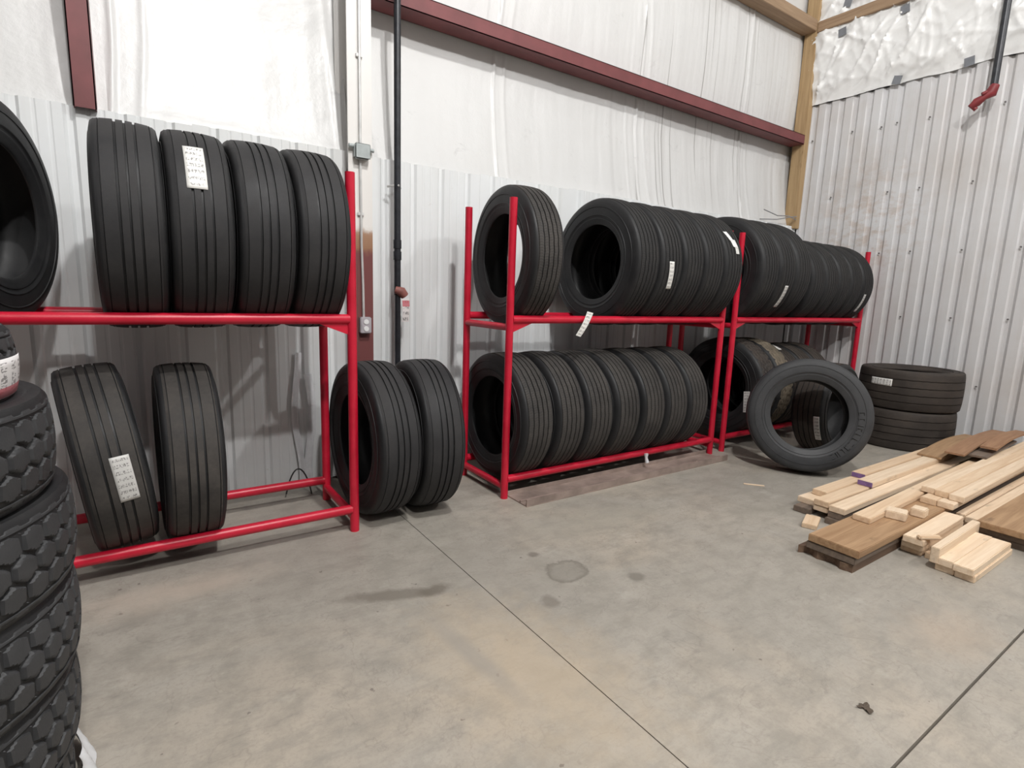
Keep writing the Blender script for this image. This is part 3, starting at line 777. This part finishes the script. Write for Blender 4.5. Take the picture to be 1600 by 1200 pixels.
# tires leaning in front of the right rack
def lean_tire(x, y, R, label, yaw=0.6, lean=-0.20):
    return tire('lean', (x, y, R*math.cos(lean)+0.102*abs(math.sin(lean))), label, 'tires leaning in front of the right rack', yaw, lean)
t = lean_tire(4.585, 2.29, 0.47, 'big grey tire leaning back on floor in front of right rack')
hw, R = KIND['lean']['w']/2, 0.47
mb = MB(); rg = random.Random(3)
for a0, a1 in ((-1.05, 0.15),):               # worn raised maker's lettering on the sidewall, unreadable
    a = a0
    while a < a1:
        wd = rg.uniform(0.018, 0.03)
        for s in rg.sample((0, 1, 2, 3), rg.choice((2, 3))):
            if s < 2:
                p = [(a+s*wd*2, 0.350), (a+s*wd*2, 0.392)]
            else:
                p = [(a, 0.352+(s-2)*0.038), (a+wd*2, 0.352+(s-2)*0.038)]
            pts = []
            for aa, r in p: pts.append((-hw*0.985, r*math.cos(aa)*-1, r*math.sin(aa)))
            mb.tube(pts, 0.0048, 6)
        a += 0.115
o = mb.obj('raised_lettering', M['rub_grey'], t, 60); o['kind'] = 'stuff'
lean_t = -0.05
t = tire('prop', (5.34, 2.49, 0.43*math.cos(lean_t)+0.105*abs(math.sin(lean_t))), 'tire behind the big leaning one, its label seen through the hole', 'tires leaning in front of the right rack', 1.62, lean_t)
sticker(t, 3.20, 3.75, -0.120, -0.070, M['label'])

# flat stack near the right wall
t = tire('flat', (6.530, 2.290, 0.392*0.5), 'lower wide tire of the flat pair by the corrugated wall', 'tires lying flat by the right wall', flat=True)
t = tire('flat', (6.540, 2.275, 0.392*1.5+0.002), 'upper wide tire of the flat pair, white label on tread', 'tires lying flat by the right wall', yaw=0.0, flat=True)
# label on the tread facing the camera: local frame is tipped, so x runs down
sticker(t, -2.02, -1.55, -0.105, -0.035, M['label'])

# stack of lug tires at the left edge of the frame
GS = 'lug tread tires stacked flat at the left edge'
sx, sy = -0.672, 1.70
lab = ['bottom lug tire of the tall left stack, on the floor', 'second lug tire from the floor in the tall left stack', 'third lug tire from the floor in the tall left stack',
       'fourth lug tire from the floor in the tall left stack', 'fifth lug tire up with a wide bare shoulder, left stack']
for i, (dx, nm) in enumerate(zip((-0.043, -0.014, 0.002, 0.010, -0.014), lab)):
    tire('lug', (sx+dx, sy+0.3*dx, 0.225*(i+0.5)), nm, GS, yaw=0.4*i, flat=True)
t = tire('lug_small', (sx, sy, 1.206), 'top smaller tire of the left stack with red white label', GS, yaw=0.0, flat=True)
sticker(t, 0.90, 1.68, -0.012, 0.076, M['label_r'], lift=0.003)
o = grid_obj('plastic_film', np.linspace(0, 1, 12), np.linspace(0, 1, 16),
             lambda a, b: (sx-0.043+(0.512+0.035*a+0.007*math.sin(13*b+5*a))*math.sin(1.45+0.60*b), sy-(0.512+0.035*a+0.007*math.sin(9*b+3*a))*math.cos(1.45+0.60*b), 0.004+(1-a)*(0.085+0.02*math.sin(9*b))+0.006*math.sin(15*b+3*a)**2), M['film'], None, 60)
tag(o, 'crumpled white film at the foot of the left tire stack', 'film')

# ------------------------------------------------------------------ lumber
def board(x0, yc, w, z0, th, L, mat, label, group=None, yaw=0.0, name='board', end=None, pitch=0.0, cat='board', warp=0.0, roll=0.0):
    """board lying along +X from its near end at x0; grain along local X"""
    n = 14 if warp else 1
    mb = MB()
    v = []
    for i in range(n+1):
        s = i/n; dz = warp*math.sin(s*PI)
        for a, b in ((-w/2, 0), (w/2, 0), (w/2, th), (-w/2, th)): v.append((s*L, a, b+dz))
    f = []
    for i in range(n):
        for k in range(4): f.append((i*4+k, i*4+(k+1) % 4, (i+1)*4+(k+1) % 4, (i+1)*4+k))
    f += [(3, 2, 1, 0), tuple(n*4+k for k in range(4))]
    mb.add(v, f)
    o = mb.obj(name, mat, None, None, 0.0035 if not warp else 0.0)
    if end:
        o.data.materials.append(end)
        for p in o.data.polygons:
            if p.center.x < 0.002: p.material_index = 1
    o.location = (x0, yc, z0); o.rotation_euler = (roll, -pitch, yaw)
    return tag(o, label, cat, group)
GP = 'pale pine boards in the lumber pile'; GB = 'brown planks in the lumber pile'
W4 = 0.092
board(3.63, 1.775, 0.105, 0.0, 0.040, 2.3, M['dark_wood'], 'dark board on floor under the pale ends at pile left', GB, 0.0)
board(3.72, 1.790, 0.125, 0.0405, 0.040, 2.2, M['pine'], 'pale board with rounded end lowest at pile left corner', GP, 0.0)
board(3.845, 1.771, 0.098, 0.081, 0.039, 2.95, M['pine_tan'], 'pine board on the far left edge under purple ends', GP, 0.0)
board(3.66, 1.667, 0.092, 0.042, 0.038, 3.1, M['pine'], 'pale board lower of two flush ends beside left corner', GP, 0.004)
board(3.655, 1.664, 0.096, 0.081, 0.039, 3.1, M['pine_tan'], 'pine board upper of two flush ends beside left corner', GP, 0.004)
board(3.62, 1.548, 0.098, 0.081, 0.039, 2.7, M['pine'], 'long bright board right of the two flush ends', GP, 0.010)
board(3.60, 1.56, 0.09, 0.0, 0.040, 2.9, M['dark_wood'], 'dark board hidden under the long bright board', GB, 0.010)
board(3.62, 1.555, 0.09, 0.0405, 0.040, 2.9, M['dark_wood'], 'grey board in the gap below the long bright board', GB, 0.004)
board(3.41, 1.605, 0.085, 0.0, 0.030, 0.19, M['pine_tan'], 'short pine offcut on floor poking out before pile', GP, 0.35, 'wood_offcut')
board(4.395, 1.765, 0.098, 0.121, 0.039, 2.40, M['pine_tan'], 'board with purple painted end at far left of pile', GP, 0.0, end=M['purple'])
board(4.235, 1.651, 0.102, 0.121, 0.039, 2.55, M['pine'], 'second purple ended board beside the far left one', GP, 0.005, end=M['purple'])
# brown planks
rg = random.Random(11)
outl = []
for i in range(15):
    q = i/14; outl.append((0.045*noise.noise(Vector((q*4, 1, 0)))+0.02*math.sin(q*5)-0.03*(1-q), 0.150-0.285*q))
v = []
for z in (0.0, 0.042):
    v += [(x + (0.012*noise.noise(Vector((y*40, z*50, 2))) if z else 0), y, z + (0.006*noise.noise(Vector((y*30, 5, 1))) if z else 0)) for x, y in outl] + [(3.6, -0.135, z), (3.6, 0.150, z)]
n_ = len(outl)+2
f = [tuple(range(n_-1, -1, -1)), tuple(range(n_, 2*n_))] + [(i, (i+1) % n_, n_+(i+1) % n_, n_+i) for i in range(n_)]
mb = MB(); mb.add(v, f); o = mb.obj('board', M['bark']); o.location = (3.055, 1.318, 0)
tag(o, 'bottom brown slab with ragged bark edge, front plank stack', 'board', GB)
board(3.03, 1.302, 0.255, 0.047, 0.040, 3.6, M['dark_wood'], 'grey middle plank of the front brown stack', GB, 0.002)
board(3.025, 1.290, 0.262, 0.091, 0.042, 3.65, M['brown'], 'wide brown top plank of the front stack', GB, 0.004)
board(3.47, 1.345, 0.096, 0.1335, 0.034, 2.6, M['pine_tan'], 'pine board lying on the wide brown plank', GP, 0.028)
def block(x, y, z, sx_, sy_, sz, rot, label, mat=M['pine']):
    o = MB().box(-sx_/2, sx_/2, -sy_/2, sy_/2, 0, sz).obj('wood_offcut', mat, None, None, 0.005)
    o.location = (x, y, z); o.rotation_euler = (0, 0, rot); return tag(o, label, 'offcut', 'small wood offcuts on the lumber pile')
block(3.735, 1.262, 0.1335, 0.10, 0.105, 0.050, 0.25, 'pale square offcut on the brown plank, left one')
block(3.905, 1.203, 0.1335, 0.09, 0.075, 0.050, 0.10, 'pale square offcut on the brown plank, right one')
# raised stack on the right of the plank
for k, (yy, zz, x0, m, lb) in enumerate((
        (1.255, 0.1335, 4.19, M['pine_tan'], 'lower layer left board of raised stack on brown plank'),
        (1.165, 0.1335, 4.20, M['pine'], 'lower layer right board of raised stack on brown plank'),
        (1.300, 0.1725, 4.315, M['pine'], 'top left board of the raised stack on brown plank'),
        (1.220, 0.1725, 4.30, M['pine_tan'], 'top middle board of the raised stack on brown plank'),
        (1.138, 0.1725, 4.285, M['pine'], 'top right board of the raised stack on brown plank'))):
    board(x0, yy, 0.079 if zz > 0.15 else 0.088, zz, 0.0385, 2.55, m, lb, GP, 0.012)
# warped brown planks on top at the far end
board(5.42, 1.665, 0.17, 0.163, 0.014, 1.30, M['brown'], 'thin warped brown board on far end of pile, left', GB, 0.04, warp=0.035)
board(5.40, 1.495, 0.13, 0.232, 0.014, 1.45, M['red_wood'], 'thin warped reddish board on far end of pile, middle', GB, 0.05, warp=0.03)
board(5.75, 1.375, 0.11, 0.262, 0.018, 1.10, M['red_wood'], 'thin brown board on far end of pile, right', GB, 0.03, warp=0.03)
board(5.56, 1.440, 0.22, 0.2115, 0.018, 1.0, M['dark_wood'], 'dark splintered plank under the warped boards at far end', GB, 0.05)
# long pale boards to the right
board(4.365, 1.123, 0.050, 0.040, 0.039, 2.55, M['pine'], 'narrow pale board beside the three layer stack', GP, 0.006)
board(4.335, 1.050, 0.078, 0.040, 0.039, 2.55, M['pine'], 'long pale board beside the right brown planks', GP, 0.006)
board(4.40, 1.08, 0.14, 0.0, 0.039, 2.5, M['pine_tan'], 'board underneath the two long pale right boards', GP, 0.006)
# three layer stack
board(3.60, 1.12, 0.105, 0.0, 0.038, 0.66, M['pine_tan'], 'bottom board of three layer pale stack', GP, 0.005)
board(3.57, 1.11, 0.105, 0.0385, 0.038, 0.66, M['pine'], 'middle board of three layer pale stack', GP, 0.012)
board(3.545, 1.10, 0.102, 0.077, 0.038, 0.66, M['pine'], 'top board of three layer pale stack', GP, 0.020)
board(3.60, 1.015, 0.075, 0.0, 0.038, 0.62, M['pine_tan'], 'low pale board between the layers and the edge piece', GP, 0.005)
board(3.47, 0.972, 0.040, 0.040, 0.088, 0.68, M['pine'], 'pale two by four standing on edge', GP, 0.022)
block(3.60, 1.045, 0.116, 0.13, 0.032, 0.020, -0.55, 'small tan scrap on the three layer stack', M['pine_tan'])
# short double boards in front
for yy, zz, x0, lb in ((0.925, 0.0, 3.49, 'lower left short pale board in the front pair'), (0.836, 0.0, 3.485, 'lower right short pale board in the front pair'),
                       (0.928, 0.0385, 3.475, 'upper left short pale board in the front pair'), (0.842, 0.0385, 3.465, 'upper right short pale board in the front pair')):
    board(x0, yy, 0.086, zz, 0.038, 0.62, M['pine'], lb, GP, 0.0)
# right brown planks
board(4.23, 0.835, 0.30, 0.0, 0.040, 2.6, M['dark_wood'], 'grey bottom plank of the right brown stack', GB, -0.004)
board(4.225, 0.840, 0.30, 0.0405, 0.036, 2.6, M['dark_wood'], 'dark middle plank of the right brown stack', GB, 0.004)
board(4.18, 0.845, 0.30, 0.084, 0.038, 2.65, M['brown'], 'wide reddish brown top plank at right frame edge', GB, 0.002)
board(4.30, 0.52, 0.28, 0.0, 0.040, 2.5, M['brown'], 'brown plank on floor at right frame edge', GB, -0.004)

# ------------------------------------------------------------------ floor clutter
ch = empty('steel_channel', (2.06, 2.77, 0)); tag(ch, 'brown steel channel lying on the floor under middle rack', 'channel')
MB().box(0, 2.20, 0.0, 0.235, 0.0, 0.008).obj('web', M['steel'], ch)
MB().box(0, 2.20, 0.0, 0.010, 0.008, 0.050).obj('front_flange', M['steel'], ch)
MB().box(0, 2.20, 0.070, 0.085, 0.008, 0.022).obj('rib', M['steel'], ch)
MB().box(0, 2.20, 0.227, 0.235, 0.008, 0.038).obj('rear_flange', M['steel'], ch)
mb = MB(); mb.tube([(3.40, 2.952, 0.135), (3.40, 2.950, 0.10), (3.41, 2.946, 0.06)], [0.02, 0.012, 0.018], 7)
o = mb.obj('tape_scrap', M['film'], None, 60); tag(o, 'scrap of white tape hanging from middle rack lower rail', 'tape')
mb = MB(); mb.tube([(0.745+0.17*s, 3.70, 0.19*math.sin(PI*min(1, s*1.02))**0.7) for s in np.linspace(0.02, 0.98, 14)], 0.005, 8)
o = mb.obj('wire_loop', M['wire'], None, 60); tag(o, 'thin black wire loop on floor behind left rack', 'wire')
def film(x0, x1, z0, z1, yb, seed, label):
    o = grid_obj('plastic_sheet', np.linspace(x0, x1, 28), np.linspace(z0, z1, 30),
        lambda a, b: (a+0.02*math.sin(b*7+seed), yb-0.03*abs(noise.noise(Vector((a*22, b*2.2, seed))))-0.02*(1-(b-z0)/(z1-z0)), b), M['film'], None, 50)
    return tag(o, label, 'plastic sheet')
film(0.855, 0.900, 0.0, 0.95, 3.90, 1.0, 'left shiny strip of plastic film on wall behind left rack')
film(0.930, 0.985, 0.0, 0.80, 3.90, 4.0, 'right shiny strip of plastic film on wall behind left rack')
mb = MB(); mb.tube([(6.16, 3.86, 2.475), (6.45, 3.86, 2.435), (6.70, 3.86, 2.455), (6.89, 3.87, 2.43)], 0.006, 8)
o = mb.obj('wire', M['greywire'], None, 60); tag(o, 'upper grey wire on back wall by the timber post', 'wire')
mb = MB(); mb.tube([(6.10, 3.86, 2.36), (6.45, 3.86, 2.39), (6.70, 3.86, 2.44), (6.89, 3.87, 2.47)], 0.006, 8)
o = mb.obj('wire', M['greywire'], None, 60); tag(o, 'lower grey wire on back wall behind the right rack', 'wire')
o = grid_obj('insulation_scrap', np.linspace(6.12, 6.86, 30), np.linspace(0, 1, 8),
    lambda a, b: (a, 3.78+0.10*b+0.02*noise.noise(Vector((a*9, b*3, 2))), 2.33-0.19*((a-6.12)/0.74)-0.13*(1-b)+0.03*noise.noise(Vector((a*14, b*4, 5)))), M['insul_r'], None, 60)
tag(o, 'torn white insulation scrap above the small tires in the corner', 'insulation scrap')
o = MB().box(-0.075, 0.075, -0.009, 0.009, 0, 0.006).obj('wood_chip', M['pine'], None, None, 0.002)
o.location = (3.863, 2.263, 0); o.rotation_euler = (0, 0, -0.85); tag(o, 'thin pale wood splinter lying alone on the concrete', 'splinter')
def leaf(u, v):
    r = (0.55+0.6*noise.noise(Vector((math.cos(v)*1.6, math.sin(v)*1.6, 3))))*(0.3+0.7*abs(math.cos(1.5*v)))
    return (2.02+0.052*u*r*math.cos(v)+0.01*u, 0.69+0.045*u*r*math.sin(v), 0.003+0.014*u*abs(noise.noise(Vector((math.cos(v)*2.5, math.sin(v)*2.5, u*2)))))
o = grid_obj('dry_leaf', np.linspace(0.02, 1, 5), np.linspace(0, 2*PI, 26), leaf, M['leaf'], None, 60)
tag(o, 'crumpled dark leaf on the concrete in the foreground', 'leaf')
o = MB().box(-0.018, 0.018, -0.014, 0.014, 0, 0.022).obj('wood_chip', M['pine'], None, None, 0.004)
o.location = (3.92, 2.83, 0); o.rotation_euler = (0, 0, 0.4); tag(o, 'small pale wood chip near foot of paired rack posts', 'chip')
